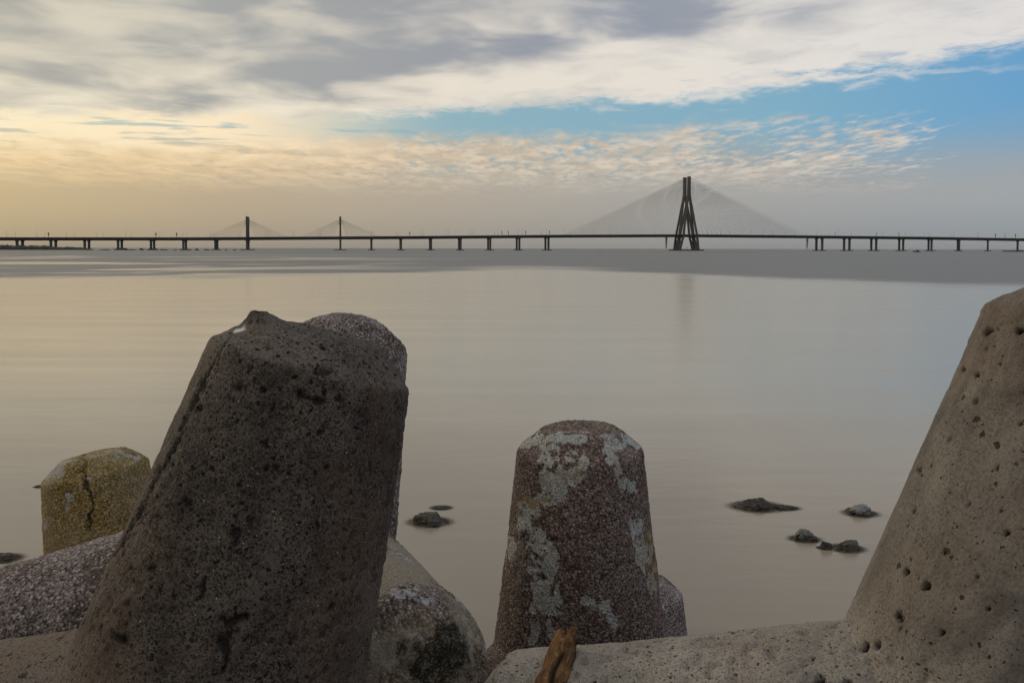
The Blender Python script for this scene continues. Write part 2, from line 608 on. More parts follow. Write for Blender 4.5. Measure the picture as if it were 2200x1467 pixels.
def build_water():
    m, g = material('long_exposure_sea_water')
    p = g.new('ShaderNodeNewGeometry').outputs['Position']
    x, y, z = g.sep(p)
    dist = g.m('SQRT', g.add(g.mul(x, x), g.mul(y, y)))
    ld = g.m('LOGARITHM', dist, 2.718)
    az = g.div(x, g.m('MAXIMUM', y, 1.))
    # wind patches: calm water close in, ruffled water farther out
    n1 = g.noise(g.xyz(g.mul(az, 1.6), g.mul(ld, 3.2), 0.), 1., 5, .55, .3)
    n2 = g.noise(g.xyz(g.mul(az, 7.), g.mul(ld, 16.), 2.), 1., 4, .55, .3)
    line = g.mul(g.curve(g.lin(az, -1., 1., 0., 1.), [(0., .466), (.2, .466), (.33, .466), (.43, .478), (.5, .495), (.585, .478), (.675, .458), (.8, .448), (1., .44)]), 10.)
    edge = g.sub(g.add(ld, g.add(g.mul(g.sub(n1, .5), .5), g.mul(g.sub(n2, .5), .18))), line)
    ruff = g.ss(edge, -.08, .16)
    # slicks: smooth pale streaks inside the ruffled water, mostly on the left
    n3 = g.noise(g.xyz(g.mul(az, 3.4), g.mul(ld, 5.5), 4.), 1., 4, .5, .5)
    slick = g.mul(g.ss(n3, .50, .62), g.ss(az, .0, -.35, .0, .85))
    slick = g.mul(slick, g.ss(ld, 6.4, 5.6))
    ruff = g.mul(ruff, g.sub(1., slick))
    calm = g.noise(g.xyz(g.mul(x, .06), g.mul(y, .5), 0.), 1., 5, .6, .4)
    rough = g.add(g.lin(calm, .3, .7, .15, .23), g.mul(ruff, .32))
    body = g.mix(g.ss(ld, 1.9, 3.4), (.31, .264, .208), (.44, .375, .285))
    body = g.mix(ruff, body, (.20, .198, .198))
    w1 = g.noise(g.xyz(g.mul(x, .5), g.mul(y, 1.6), 0.), 1., 4, .6, .3)
    nrm = g.bump(w1, .035, .25)
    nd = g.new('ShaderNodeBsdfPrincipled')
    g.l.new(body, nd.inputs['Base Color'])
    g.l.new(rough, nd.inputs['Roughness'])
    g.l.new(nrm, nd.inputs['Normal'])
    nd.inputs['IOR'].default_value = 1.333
    # shallow water over the rocks lets them show through
    alpha = None
    for (c, a, b, h, seed, pale, lab) in ROCK_GEO:
        ex = g.div(g.sub(x, float(c[0])), float(a))
        ey = g.div(g.sub(y, float(c[1])), float(b))
        rr = g.m('SQRT', g.add(g.mul(ex, ex), g.mul(ey, ey)))
        fa = g.ss(rr, .85, 1.5, .15, 1.)
        alpha = fa if alpha is None else g.m('MINIMUM', alpha, fa)
    tr = g.new('ShaderNodeBsdfTransparent')
    mx = g.new('ShaderNodeMixShader')
    g.l.new(alpha, mx.inputs[0])
    g.l.new(tr.outputs[0], mx.inputs[1])
    g.l.new(nd.outputs[0], mx.inputs[2])
    g.output(mx.outputs[0])
    ys = [-30, 0, 4, 8, 14, 25, 50, 120, 400, 1200, 4000, 12000, 40000]
    vs, fs = [], []
    for yv in ys:
        wd = max(60, abs(yv) * 1.6)
        for k in range(9):
            vs.append((wd * (k / 4 - 1), yv, 0))
    for i in range(len(ys) - 1):
        for k in range(8):
            a = i * 9 + k
            fs.append((a, a + 1, a + 10, a + 9))
    tag(mesh_obj('sea_water', vs, fs, m), kind='structure')


build_water()


def build_ground():
    m = plain('wet_shingle', (.12, .10, .08), .9, 3., .4, 8)
    prof = [(-60, 4.2), (-14, 4.0), (-9, 3.4), (-4, 2.2), (-1, 1.75), (0, 1.68), (.9, .85), (1.5, .6), (2.6, .42), (4, .1), (5.8, -.25), (8, -.55), (14, -.9), (30, -2.), (60, -5.)]
    yy = np.concatenate([np.linspace(-60, -6, 12), np.linspace(-5.5, 12, 70), np.linspace(13, 60, 20)])
    xx = np.concatenate([np.linspace(-60, -9, 12), np.linspace(-8.5, 8.5, 70), np.linspace(9, 60, 12)])
    zz = np.interp(yy, [a for a, b in prof], [b for a, b in prof])
    X, Y = np.meshgrid(xx, yy)
    Z = np.repeat(zz[:, None], len(xx), 1)
    P = np.stack([X.ravel(), Y.ravel(), Z.ravel()], -1)
    P[:, 2] += fbm(P, 1.1, 3, 5) * .07
    nx, ny = len(xx), len(yy)
    fs = [(j * nx + i, j * nx + i + 1, (j + 1) * nx + i + 1, (j + 1) * nx + i) for j in range(ny - 1) for i in range(nx - 1)]
    tag(mesh_obj('shore_ground', P, fs, m, None, True), kind='structure')


build_ground()

# ------------------------------------------------------------------ the bridge line
HEAD = [(-400, 11.6), (1500, 11.2), (1620, 9.5), (1757, 6.5), (1817, 2.5), (1875, -1.3), (1935, -7.6), (1997, -13.6), (2058, -21.6), (2122, -29.), (2500, -33.)]


def centreline():
    tab = {}
    for sgn in (1, -1):
        p, X, Y = 1473., (1473 - 1100) / 1800 * 1467., 1467.
        # exact start on the ray
        q = at_y(1473., 534., 1467.)
        X = q[0]
        tab[round(p)] = (X, Y)
        while -330 < p < 2430:
            th = math.tan(R(np.interp(p, [a for a, b in HEAD], [b for a, b in HEAD])))
            k = ray(p, 534.)
            pr = k[0] / k[1]
            k2 = ray(p + sgn, 534.)
            dpr = k2[0] / k2[1] - pr
            dX = Y * dpr / (1 - pr * th)
            X += dX
            Y += th * dX
            p += sgn
            tab[round(p)] = (X, Y)
    ks = sorted(tab)
    return np.array(ks, float), np.array([tab[k][0] for k in ks]), np.array([tab[k][1] for k in ks])


CL_P, CL_X, CL_Y = centreline()
CL_S = np.concatenate([[0], np.cumsum(np.hypot(np.diff(CL_X), np.diff(CL_Y)))])
DECK_PY = [(-400, 510.5), (0, 510.2), (420, 510.3), (900, 507.5), (1200, 504.9), (1470, 503.8), (1700, 506.0), (2000, 509.4), (2200, 512.4), (2500, 516.5)]
_zt = np.array([at_y(p, np.interp(p, [a for a, b in DECK_PY], [b for a, b in DECK_PY]), y)[2] for p, y in zip(CL_P, CL_Y)])
_k = np.ones(41) / 41
CL_Z = np.convolve(np.pad(_zt, 20, mode='edge'), _k, 'valid')     # smooth top-of-parapet height


def line_at(s):
    """arc length -> position (top of parapet), unit tangent, unit normal (away from camera)"""
    p = np.array([np.interp(s, CL_S, CL_X), np.interp(s, CL_S, CL_Y), np.interp(s, CL_S, CL_Z)])
    a = np.array([np.interp(s - 2, CL_S, CL_X), np.interp(s - 2, CL_S, CL_Y)])
    b = np.array([np.interp(s + 2, CL_S, CL_X), np.interp(s + 2, CL_S, CL_Y)])
    t = b - a
    t /= np.linalg.norm(t)
    return p, np.array([t[0], t[1], 0]), np.array([-t[1], t[0], 0])


def s_of(px): return float(np.interp(px, CL_P, CL_S))


HALF = 11.0      # centre of each carriageway from the bridge axis
DW = 7.6         # half width of a carriageway
Z3 = np.array([0, 0, 1.])
bridge = empty('sea_bridge', (float(np.interp(1473, CL_P, CL_X)), 1467., 0))
BO = np.array(bridge.location)
tag(bridge, 'long dark concrete cable stayed road bridge crossing the sea at the horizon', 'bridge')


def sweep(name, section, off, mat, parent, s0, s1, step=10.):
    vs, fs = [], []
    n = len(section)
    ss_ = np.linspace(s0, s1, int((s1 - s0) / step) + 1)
    for s in ss_:
        p, t, nn = line_at(s)
        for (u, v) in section:
            vs.append(p + nn * (off + u) + Z3 * v - BO)
    for i in range(len(ss_) - 1):
        for k in range(n):
            a, b = i * n + k, i * n + (k + 1) % n
            fs.append((a, b, b + n, a + n))
    fs.append(tuple(range(n)))
    fs.append(tuple((len(ss_) - 1) * n + k for k in reversed(range(n))))
    o = mesh_obj(name, vs, fs, mat, parent)
    return o


S0, S1 = CL_S[0], CL_S[-1]
for sg in (-1, 1):
    # box girder with side cantilevers
    sec = [(-DW, -1.1), (-DW, -1.5), (-4.4, -2.2), (-3.2, -4.7), (3.2, -4.7), (4.4, -2.2), (DW, -1.5), (DW, -1.1)]
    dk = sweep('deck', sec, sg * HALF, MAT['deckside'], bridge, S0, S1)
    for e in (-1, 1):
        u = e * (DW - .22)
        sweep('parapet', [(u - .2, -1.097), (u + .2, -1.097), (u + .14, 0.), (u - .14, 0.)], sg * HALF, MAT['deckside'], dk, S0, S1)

PIER_PX = [-101, -29, 43, 115, 187, 258, 328, 397, 465, 798, 861, 925, 988, 1051, 1113, 1175, 1760, 1819, 1877, 1936, 1998, 2059, 2122, 2186, 2250]
for px in PIER_PX:
    for sg in (-1, 1):
        p, t, n = line_at(s_of(px))
        c = p + n * sg * HALF - BO
        zt = p[2] - 4.7
        mb = MB()
        mb.frustum((c[0], c[1], 1.2), (c[0], c[1], zt - 2.2), 1.35, 2.2, 1.35, 2.2, t, n)
        mb.frustum((c[0], c[1], zt - 2.2), (c[0], c[1], zt + .02), 1.36, 2.22, 1.9, 3.3, t, n)
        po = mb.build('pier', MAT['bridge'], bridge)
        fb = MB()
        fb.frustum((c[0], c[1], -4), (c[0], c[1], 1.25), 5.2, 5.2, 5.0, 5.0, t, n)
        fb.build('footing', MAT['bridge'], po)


def stay(p0, p1, r=.085):
    mb = MB()
    mb.tube(p0, p1, r, r, 5)
    return mb.build('stay_cable', MAT['cable'], bridge)


# tall main pylon: two four-legged towers, one astride each carriageway
SM = s_of(1474.5)
pm, tm, nm = line_at(SM)
ZS, ZT = 95.5, 127.5
pyl = empty('main_pylon', (pm[0] - BO[0], pm[1] - BO[1], 0))
pyl.parent = bridge
pyl['label'] = 'tall main pylon of two four-legged towers'
for sg in (-1, 1):
    c = nm * sg * 9.3
    mb = MB()
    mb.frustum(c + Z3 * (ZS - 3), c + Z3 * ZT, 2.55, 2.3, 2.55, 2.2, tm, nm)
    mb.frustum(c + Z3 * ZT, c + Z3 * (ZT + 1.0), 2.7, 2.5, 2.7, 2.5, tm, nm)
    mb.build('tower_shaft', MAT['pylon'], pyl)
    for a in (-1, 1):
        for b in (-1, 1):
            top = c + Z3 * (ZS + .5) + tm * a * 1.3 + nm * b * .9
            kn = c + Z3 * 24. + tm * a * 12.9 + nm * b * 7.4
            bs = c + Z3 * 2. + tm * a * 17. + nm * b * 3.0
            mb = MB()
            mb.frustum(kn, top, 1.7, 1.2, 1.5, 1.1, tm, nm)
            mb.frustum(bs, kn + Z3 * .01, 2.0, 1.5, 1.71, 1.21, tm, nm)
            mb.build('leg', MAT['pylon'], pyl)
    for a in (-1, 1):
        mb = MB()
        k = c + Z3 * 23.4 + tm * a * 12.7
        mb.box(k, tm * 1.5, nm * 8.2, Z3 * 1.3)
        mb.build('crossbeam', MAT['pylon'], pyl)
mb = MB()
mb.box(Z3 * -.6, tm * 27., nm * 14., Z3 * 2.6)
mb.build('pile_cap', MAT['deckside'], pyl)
mb = MB()
mb.tube(-tm * 4.5 - nm * 13 + Z3 * 1.9, -tm * 4.5 - nm * 13 + Z3 * 6.5, .45, .3)
mb.tube(-tm * 4.5 - nm * 13 + Z3 * 6.5, -tm * 4.5 - nm * 13 + Z3 * 7.4, .7, .5)
mb.build('beacon', MAT['boat'], pyl)
for sg in (-1, 1):
    for a in (-1, 1):
        for b in (-1, 1):
            for i in range(23):
                u = i / 22
                s = SM + a * (24 + 196 * u)
                p, t, n = line_at(s)
                d1 = p + n * (sg * HALF + b * (DW - .6)) - Z3 * 1.0 - BO
                zt = ZS + 2.5 + (ZT - ZS - 4.0) * u ** .9
                d0 = pm * np.array([1, 1, 0]) + nm * (sg * 9.3 + b * 1.9) + tm * a * 2.3 + Z3 * zt - BO
                stay(d0, d1, .07)

# two smaller pylons of the left cable stayed span
for px in (532.5, 731.5):
    p, t, n = line_at(s_of(px))
    zt = at_y(px, 465.5, p[1])[2]
    py = empty('small_pylon', (p[0] - BO[0], p[1] - BO[1], 0))
    py.parent = bridge
    for sg in (-1, 1):
        c = n * sg * HALF
        mb = MB()
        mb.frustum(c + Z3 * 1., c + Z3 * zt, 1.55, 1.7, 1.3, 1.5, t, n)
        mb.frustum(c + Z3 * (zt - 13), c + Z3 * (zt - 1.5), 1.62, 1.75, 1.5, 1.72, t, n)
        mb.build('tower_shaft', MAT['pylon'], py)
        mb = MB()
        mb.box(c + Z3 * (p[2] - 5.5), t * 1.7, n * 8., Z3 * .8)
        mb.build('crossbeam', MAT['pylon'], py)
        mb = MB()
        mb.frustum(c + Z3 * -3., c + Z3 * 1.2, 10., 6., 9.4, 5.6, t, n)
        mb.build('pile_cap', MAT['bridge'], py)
        for a in (-1, 1):
            for i in range(10):
                u = i / 9
                q, t2, n2 = line_at(s_of(px) + a * (15 + 48 * u))
                d1 = q + n2 * sg * HALF - Z3 * 1.05 - BO
                d0 = c + t * a * 1.3 + Z3 * (zt - 11.5 + 7. * u) + np.array(py.location)
                stay(d0, d1, .065)

# two pale tapered columns that show behind the deck
for px in (1442., 1747.):
    p, t, n = line_at(s_of(px))
    c = p + n * 24. - BO
    mb = MB()
    mb.frustum((c[0], c[1], 4), (c[0], c[1], p[2] - 2.), 1.0, 1.2, 1.9, 2.0, t, n)
    o = mb.build('column', MAT['haze_pale_con'], bridge)
    o['label'] = 'pale grey tapered column behind the deck'

# ------------------------------------------------------------------ lamps and signs on the deck
ORD1 = ['', 'first', 'second', 'third', 'fourth', 'fifth', 'sixth', 'seventh', 'eighth', 'ninth', 'tenth', 'eleventh', 'twelfth', 'thirteenth', 'fourteenth', 'fifteenth', 'sixteenth', 'seventeenth', 'eighteenth', 'nineteenth', 'twentieth', 'twenty-first', 'twenty-second', 'twenty-third', 'twenty-fourth']
lamp_mb = MB()
lamp_mb.tube((0, 0, 0), (0, 0, 10.6), .17, .10, 6)
lamp_mb.tube((0, 0, 10.5), (0, 1.9, 11.0), .08, .06, 5)
lamp_mb.box((0, 1.9, 11.0), (.17, 0, 0), (0, .5, 0), (0, 0, .09))
lamp_mb.frustum((0, 0, 0), (0, 0, .5), .3, .3, .22, .22, (1, 0, 0), (0, 1, 0))
lamp_me = lamp_mb.mesh('lamp_post', MAT['steel'])
MARKS = [(532.5, 'first small pylon'), (731.5, 'second small pylon'), (1474.5, 'tall main pylon')]
cnt = {}
cand = []
k = 0
s = S0 + 12
while s < S1:
    for sg in (-1, 1):
        p, t, n = line_at(s)
        q = p + n * sg * (HALF + DW - .75) - Z3 * 1.1
        px = proj(q)[0][0]
        if -25 < px < 2225:
            cand.append((px, sg, q, t, n))
    s += 41.
for (px, sg, q, t, n) in cand:
    o = bpy.data.objects.new('lamp_post', lamp_me)
    col.objects.link(o)
    o.location = q
    o.rotation_euler = (0, 0, math.atan2(t[1], t[0]) + (math.pi if sg > 0 else 0))
    o['_k'] = px
groups = {}
for o in [o for o in col.objects if '_k' in o]:
    px = o['_k']
    side = 'far' if ((Vector(o.location) - Vector((0, 0, 0))).length and False) else None
    mk = min(MARKS, key=lambda m_: abs(m_[0] - px))
    lr = 'left' if px < mk[0] else 'right'
    row = 'near' if abs((o.rotation_euler.z)) < 1.2 else 'far'
    groups.setdefault((mk[1], mk[0], lr, row), []).append((abs(px - mk[0]), o))
for (mk, mp, lr, row), lst in groups.items():
    lst.sort(key=lambda a: a[0])
    for i, (_, o) in enumerate(lst):
        tag(o, f'{row} edge lamp post on the bridge, {ORD1[i + 1]} {lr} of the {mk}', 'lamp post', 'lamp posts along the bridge deck')
        del o['_k']

sgn_mb = MB()
sgn_mb.tube((0, 0, 0), (0, 0, 8.2), .28, .22, 6)
sgn_mb.box((0, 0, 6.6), (1.1, 0, 0), (0, .14, 0), (0, 0, 1.5))
sgn_mb.box((.4, 0, 3.6), (.5, 0, 0), (0, .3, 0), (0, 0, .8))
sgn_me = sgn_mb.mesh('sign_post', MAT['sign'])
SIGNS = [(107, 'leftmost'), (337, 'second from the left'), (381, 'third from the left'), (880, 'first right of the small pylons'), (1077, 'second right of the small pylons'), (1091, 'third right of the small pylons'), (1128, 'fourth right of the small pylons'), (1179, 'last before the main cables'), (1791, 'first right of the main cables'), (1881, 'second right of the main cables'), (1929, 'third right of the main cables'), (2138, 'second from the right'), (2181, 'rightmost')]
for px, lab in SIGNS:
    p, t, n = line_at(s_of(px))
    o = bpy.data.objects.new('sign_post', sgn_me)
    col.objects.link(o)
    o.location = p - n * (HALF - DW - .0) * 1. - Z3 * 1.1 - n * 1.2
    o.rotation_euler = (0, 0, math.atan2(t[1], t[0]) + .9)
    tag(o, f'dark panel post on the bridge deck, {lab}', 'sign post', 'posts with panels on the bridge deck')


# ------------------------------------------------------------------ far shore, far rocks, boat
def blob(name, c, rx, ry, rz, seed, mat, rough=.35, sub=3, sink=.35):
    bm = bmesh.new()
    bmesh.ops.create_icosphere(bm, subdivisions=sub, radius=1)
    P = np.array([v.co[:] for v in bm.verts])
    d = 1 + fbm(P + seed * 3.1, 1.6, 4, seed, .55) * rough
    P = P * d[:, None]
    P[:, 2] = np.where(P[:, 2] < 0, P[:, 2] * sink, P[:, 2])
    for v, q in zip(bm.verts, P):
        v.co = (q[0] * rx, q[1] * ry, q[2] * rz)
    me = bpy.data.meshes.new(name)
    bm.to_mesh(me)
    bm.free()
    o = link(name, me, mat)
    o.location = c
    return o


def build_shore():
    # low dark spit running in from the left under the bridge
    xs = np.linspace(-330, 196, 130)
    tops = [(-330, 524), (-60, 527.), (0, 527.3), (18, 527.8), (22, 529.0), (60, 528.6), (100, 529.4), (115, 531.), (150, 531.2), (186, 533.6), (196, 535.)]
    vs, fs = [], []
    rows = 12
    rng = np.random.default_rng(4)
    for i, px in enumerate(xs):
        Yf = 1150 - max(0, px) * .05
        zt = max(.1, at_y(px, np.interp(px, [a for a, b in tops], [b for a, b in tops]), Yf + 40)[2])
        for j in range(rows):
            u = j / (rows - 1)
            prof_ = math.sin(math.pi * min(1, max(0, u))) ** .45 if 0 < u < 1 else 0
            q = at_y(px, 535., Yf + 80 * u)
            z = zt * prof_ * (1 + .16 * rng.normal()) - .8 * (u in (0., 1.))
            vs.append((q[0], Yf + 80 * u, max(-.8, z) if u not in (0., 1.) else -1.))
    for i in range(len(xs) - 1):
        for j in range(rows - 1):
            a = i * rows + j
            fs.append((a, a + 1, a + rows + 1, a + rows))
    tag(mesh_obj('headland', vs, fs, MAT['shore']), kind='structure')


build_shore()
FAR_ROCKS = [(188, 20, 2.2, 'below the third pair of piers from the left'), (225, 24, 1.3, 'just right of the third pair of piers from the left'), (259, 26, 2.6, 'at the fourth pair of piers from the left'), (283, 22, 1.4, 'just right of the fourth pair of piers from the left'), (304, 12, 2.6, 'with a spike, left of the fifth pair of piers'), (328, 22, 2.4, 'at the fifth pair of piers from the left'), (353, 20, 1.7, 'just right of the fifth pair of piers from the left'), (376, 8, 1.2, 'left of the sixth pair of piers from the left'), (397, 18, 2., 'at the sixth pair of piers from the left'), (408, 8, 1.4, 'just right of the sixth pair of piers'), (422, 9, 2., 'second to the right of the sixth pair of piers'), (444, 10, 1.6, 'left of the pier next to the first small pylon'), (486, 6, 1.6, 'right of the pier next to the first small pylon'), (504, 6, 1.3, 'closest to the first small pylon on its left')]
for i, (px, w, h, lab) in enumerate(FAR_ROCKS):
    Y = 1140 if px > 200 else 1150
    q = at_y(px, 536., Y)
    o = blob('rock', (q[0], Y, -.1), w / 2 / F_PX * Y, w / 4 / F_PX * Y + 2, h, 40 + i, MAT['shore'], .4, 2)
    tag(o, f'low dark far rock {lab}', 'rock', 'low rocks under the far bridge')
q = at_y(2190, 538, 1180)
tag(blob('rock', (q[0], 1180, -.1), 26, 10, 1.9, 77, MAT['shore'], .3, 3), 'long low dark rock shoal at the far right under the bridge', 'rock')

bp = on_water(1970, 541.6)
boat = empty('fishing_boat', bp)
boat.rotation_euler = (0, 0, R(8))
tag(boat, 'small dark boat on the water below the right part of the bridge', 'boat')
hull = []
L_ = 4.3
for i in range(13):
    u = i / 12
    x = -L_ * 1.15 + 2.15 * L_ * u
    w = 1.35 * (1 - abs(1 - 2 * u * .55 - .12) ** 2.2) if u > 0 else .05
    w = max(.06, 1.35 * math.sin(math.pi * min(1, .04 + u * .72)) ** .7)
    zt = .75 + .55 * (1 - u) ** 3
    hull.append((x, w, zt))
hv, hf = [], []
for (x, w, zt) in hull:
    hv += [(x, -w, zt), (x, -w * .75, -.3), (x, w * .75, -.3), (x, w, zt)]
for i in range(12):
    for k in range(4):
        a, b = i * 4 + k, i * 4 + (k + 1) % 4
        hf.append((a, b, b + 4, a + 4))
hf += [(0, 1, 2, 3), (51, 50, 49, 48)]
mesh_obj('hull', hv, hf, MAT['boat'], boat)
mb = MB()
mb.frustum((.7, 0, .7), (.7, 0, 2.1), 1.5, .9, 1.25, .8, (1, 0, 0), (0, 1, 0))
mb.box((.7, 0, 2.17), (1.5, 0, 0), (0, .95, 0), (0, 0, .07))
mb.build('cabin', MAT['boat'], boat)
mb = MB()
mb.tube((-.9, 0, .7), (-.9, 0, 3.2), .06, .04, 5)
mb.build('mast', MAT['boat'], boat)

# ------------------------------------------------------------------ rocks in the shallows
for (c, a, b, h, seed, pale, lab) in ROCK_GEO:
    bm = bmesh.new()
    bmesh.ops.create_icosphere(bm, subdivisions=5, radius=1)
    P = np.array([v.co[:] for v in bm.verts])
    d = 1 + fbm(P + seed * 7.3, 1.3, 2, seed, .5) * .28
    # facets: clip with a few random planes
    rng = np.random.default_rng(seed)
    Q = P * d[:, None]
    for _ in range(9):
        n = rng.normal(size=3)
        n[2] = abs(n[2]) * .6
        n /= np.linalg.norm(n)
        k = rng.uniform(.42, .80)
        ex = np.maximum(0, Q @ n - k)
        Q = Q - ex[:, None] * n * .85
    Q = Q + P * (fbm(P + seed, 7., 3, seed + 5, .6) * .09)[:, None]
    Q[:, 2] += .22 * Q[:, 0] * math.cos(seed * 1.7) * (Q[:, 2] > 0) * np.clip(Q[:, 2] * 4, 0, 1)
    zmax = Q[:, 2].max()
    Q[:, 2] = np.where(Q[:, 2] > 0, zmax * (1 - (1 - np.clip(Q[:, 2] / zmax, 0, 1)) ** 1.25), Q[:, 2])
    zmax = Q[:, 2].max()
    low = np.clip(-Q[:, 2], 0, 1)
    Q[:, 0] *= 1 + low * .35
    Q[:, 1] *= 1 + low * .35
    rx = np.abs(Q[np.abs(Q[:, 2]) < .15][:, 0]).max()
    X = np.stack([Q[:, 0] * a / rx, Q[:, 1] * b / rx, np.where(Q[:, 2] > 0, Q[:, 2] * h / zmax, Q[:, 2] * max(h, .12) * 1.3)], -1)
    for v, q in zip(bm.verts, X):
        v.co = q
    me = bpy.data.meshes.new('rock')
    bm.to_mesh(me)
    bm.free()
    at = me.attributes.new('pale', 'FLOAT', 'POINT')
    pv = sstep(X[:, 2] / h + .25 * fbm(P + seed, 4., 2, seed), .35, .75) * pale
    at.data.foreach_set('value', pv.astype(np.float32))
    o = link('rock', me, MAT['rock'], None, True)
    o.location = c
    o.rotation_euler = (0, 0, 0)
    tag(o, lab, 'rock', 'rocks in the shallow water')

# ------------------------------------------------------------------ concrete tetrapods
LEG_L, LEG_RT, LEG_SL, LEG_CH = 1.65, .375, .2, .13


def rot(ax, ay, az):
    cx, sx, cy, sy, cz, sz = math.cos(ax), math.sin(ax), math.cos(ay), math.sin(ay), math.cos(az), math.sin(az)
    X = np.array([[1, 0, 0], [0, cx, -sx], [0, sx, cx]])
    Y = np.array([[cy, 0, sy], [0, 1, 0], [-sy, 0, cy]])
    Z = np.array([[cz, -sz, 0], [sz, cz, 0], [0, 0, 1]])
    return Y @ X @ Z


TA = math.acos(-1 / 3)


def leg_rot(i):
    if i == 0:
        return np.eye(3)
    a = 2 * math.pi / 3 * (i - 1)
    A = np.array([[math.cos(a), -math.sin(a), 0], [math.sin(a), math.cos(a), 0], [0, 0, 1]])
    B = np.array([[math.cos(TA), 0, math.sin(TA)], [0, 1, 0], [-math.sin(TA), 0, math.cos(TA)]])
    return A @ B


def seg_dist(P, poly):
    """distance in pixels of each point to a polyline"""
    best = np.full(len(P), 1e9)
    for a, b in zip(poly[:-1], poly[1:]):
        a, b = np.array(a, float), np.array(b, float)
        e = b - a
        t = np.clip(((P - a) @ e) / (e @ e), 0, 1)
        best = np.minimum(best, np.linalg.norm(P - (a + t[:, None] * e), axis=1))
    return best


_base = {}


def raw_tetrapod(voxel):
    if voxel in _base:
        return _base[voxel]
    vs, fs = [], []
    n = 64
    C = LEG_L - LEG_CH
    prof = [(0., .30), (.02, .56), (C - .012, LEG_RT + .002), (C + .006, LEG_RT - .004), (LEG_L - .022, LEG_RT - LEG_CH * .98), (LEG_L - .004, LEG_RT - LEG_CH * 1.18), (LEG_L, LEG_RT * .35)]
    for li in range(4):
        A = leg_rot(li)
        b = len(vs)
        for (d, r) in prof:
            for k in range(n):
                t = 2 * math.pi * k / n
                vs.append(A @ np.array([r * math.cos(t), r * math.sin(t), d]))
        for j in range(len(prof) - 1):
            for k in range(n):
                k2 = (k + 1) % n
                fs.append((b + j * n + k, b + j * n + k2, b + (j + 1) * n + k2, b + (j + 1) * n + k))
        fs.append(tuple(b + k for k in reversed(range(n))))
        fs.append(tuple(b + (len(prof) - 1) * n + k for k in range(n)))
    me = bpy.data.meshes.new('raw')
    me.from_pydata([tuple(v) for v in vs], [], fs)
    o = bpy.data.objects.new('raw', me)
    col.objects.link(o)
    md = o.modifiers.new('r', 'REMESH')
    md.mode = 'VOXEL'
    md.voxel_size = voxel
    dg = bpy.context.evaluated_depsgraph_get()
    me2 = bpy.data.meshes.new_from_object(o.evaluated_get(dg))
    bpy.data.objects.remove(o)
    bpy.data.meshes.remove(me)
    nv = len(me2.vertices)
    co = np.empty(nv * 3, np.float32)
    me2.vertices.foreach_get('co', co)
    no = np.empty(nv * 3, np.float32)
    me2.vertices.foreach_get('normal', no)
    _base[voxel] = (me2, co.reshape(-1, 3).astype(float), no.reshape(-1, 3).astype(float))
    return _base[voxel]


def tetrapod(pos, deg, voxel, mat, label, seed, rough, pits, marks):
    """pits: (count, rmin, rmax); marks(px, facing, P) -> dict of attributes and extra displacement"""
    me0, co, no = raw_tetrapod(voxel)
    me = me0.copy()
    me.name = 'tetrapod'
    Rm = rot(*[R(d) for d in deg])
    pos = np.array(pos)
    so = seed * 11.7
    Q = co + so
    amp_l, amp_m, amp_f = rough
    disp = fbm(Q, 2.3, 2, seed) * amp_l + fbm(Q, 13., 2, seed + 3) * amp_m + fbm(Q, 48., 2, seed + 7) * amp_f
    W = co @ Rm.T + pos
    WN = no @ Rm.T
    px, depth = proj(W)
    view = W - CAM
    facing = (WN * view).sum(1) / np.linalg.norm(view, axis=1) < .05
    att = {k: np.zeros(len(co)) for k in ('pale', 'dark', 'warm', 'white', 'bare')}
    extra = marks(px, facing, co, Q, disp, att, depth)
    if extra is not None:
        disp = disp + extra
    # blow holes
    rng = np.random.default_rng(seed)
    n, r0, r1 = pits
    if n:
        kd = KDTree(len(co))
        for i, c in enumerate(co):
            kd.insert(c, i)
        kd.balance()
        for i in rng.integers(0, len(co), n):
            r = r0 + (r1 - r0) * rng.random() ** 4
            sx = rng.uniform(.7, 1.3)
            hit = kd.find_range(co[i], r * 1.25)
            idx = np.array([h[1] for h in hit])
            dd = np.array([h[2] for h in hit]) / (r * sx)
            k = np.clip(1 - dd ** 2, 0, 1)
            k = sstep(k, .0, .45)
            disp[idx] -= k * r * 1.1
            att['dark'][idx] = np.maximum(att['dark'][idx], k * .6)
    P = co + no * disp[:, None]
    me.vertices.foreach_set('co', P.astype(np.float32).ravel())
    for k, v in att.items():
        a = me.attributes.new(k, 'FLOAT', 'POINT')
        a.data.foreach_set('value', np.clip(v, 0, 1).astype(np.float32))
    me.materials.clear()
    me.materials.append(mat)
    me.polygons.foreach_set('use_smooth', np.ones(len(me.polygons), bool))
    me.update()
    o = bpy.data.objects.new('tetrapod', me)
    col.objects.link(o)
    m4 = Matrix.Identity(4)
    for i in range(3):
        for j in range(3):
            m4[i][j] = Rm[i, j]
        m4[i][3] = pos[i]
    o.matrix_world = m4
    tag(o, label, 'tetrapod', 'concrete tetrapods along the shore')
    return o, P @ Rm.T + pos


def warp(px, Q, f, a, seed):
    return px + np.stack([fbm(Q, f, 3, seed), fbm(Q, f, 3, seed + 50)], -1) * a


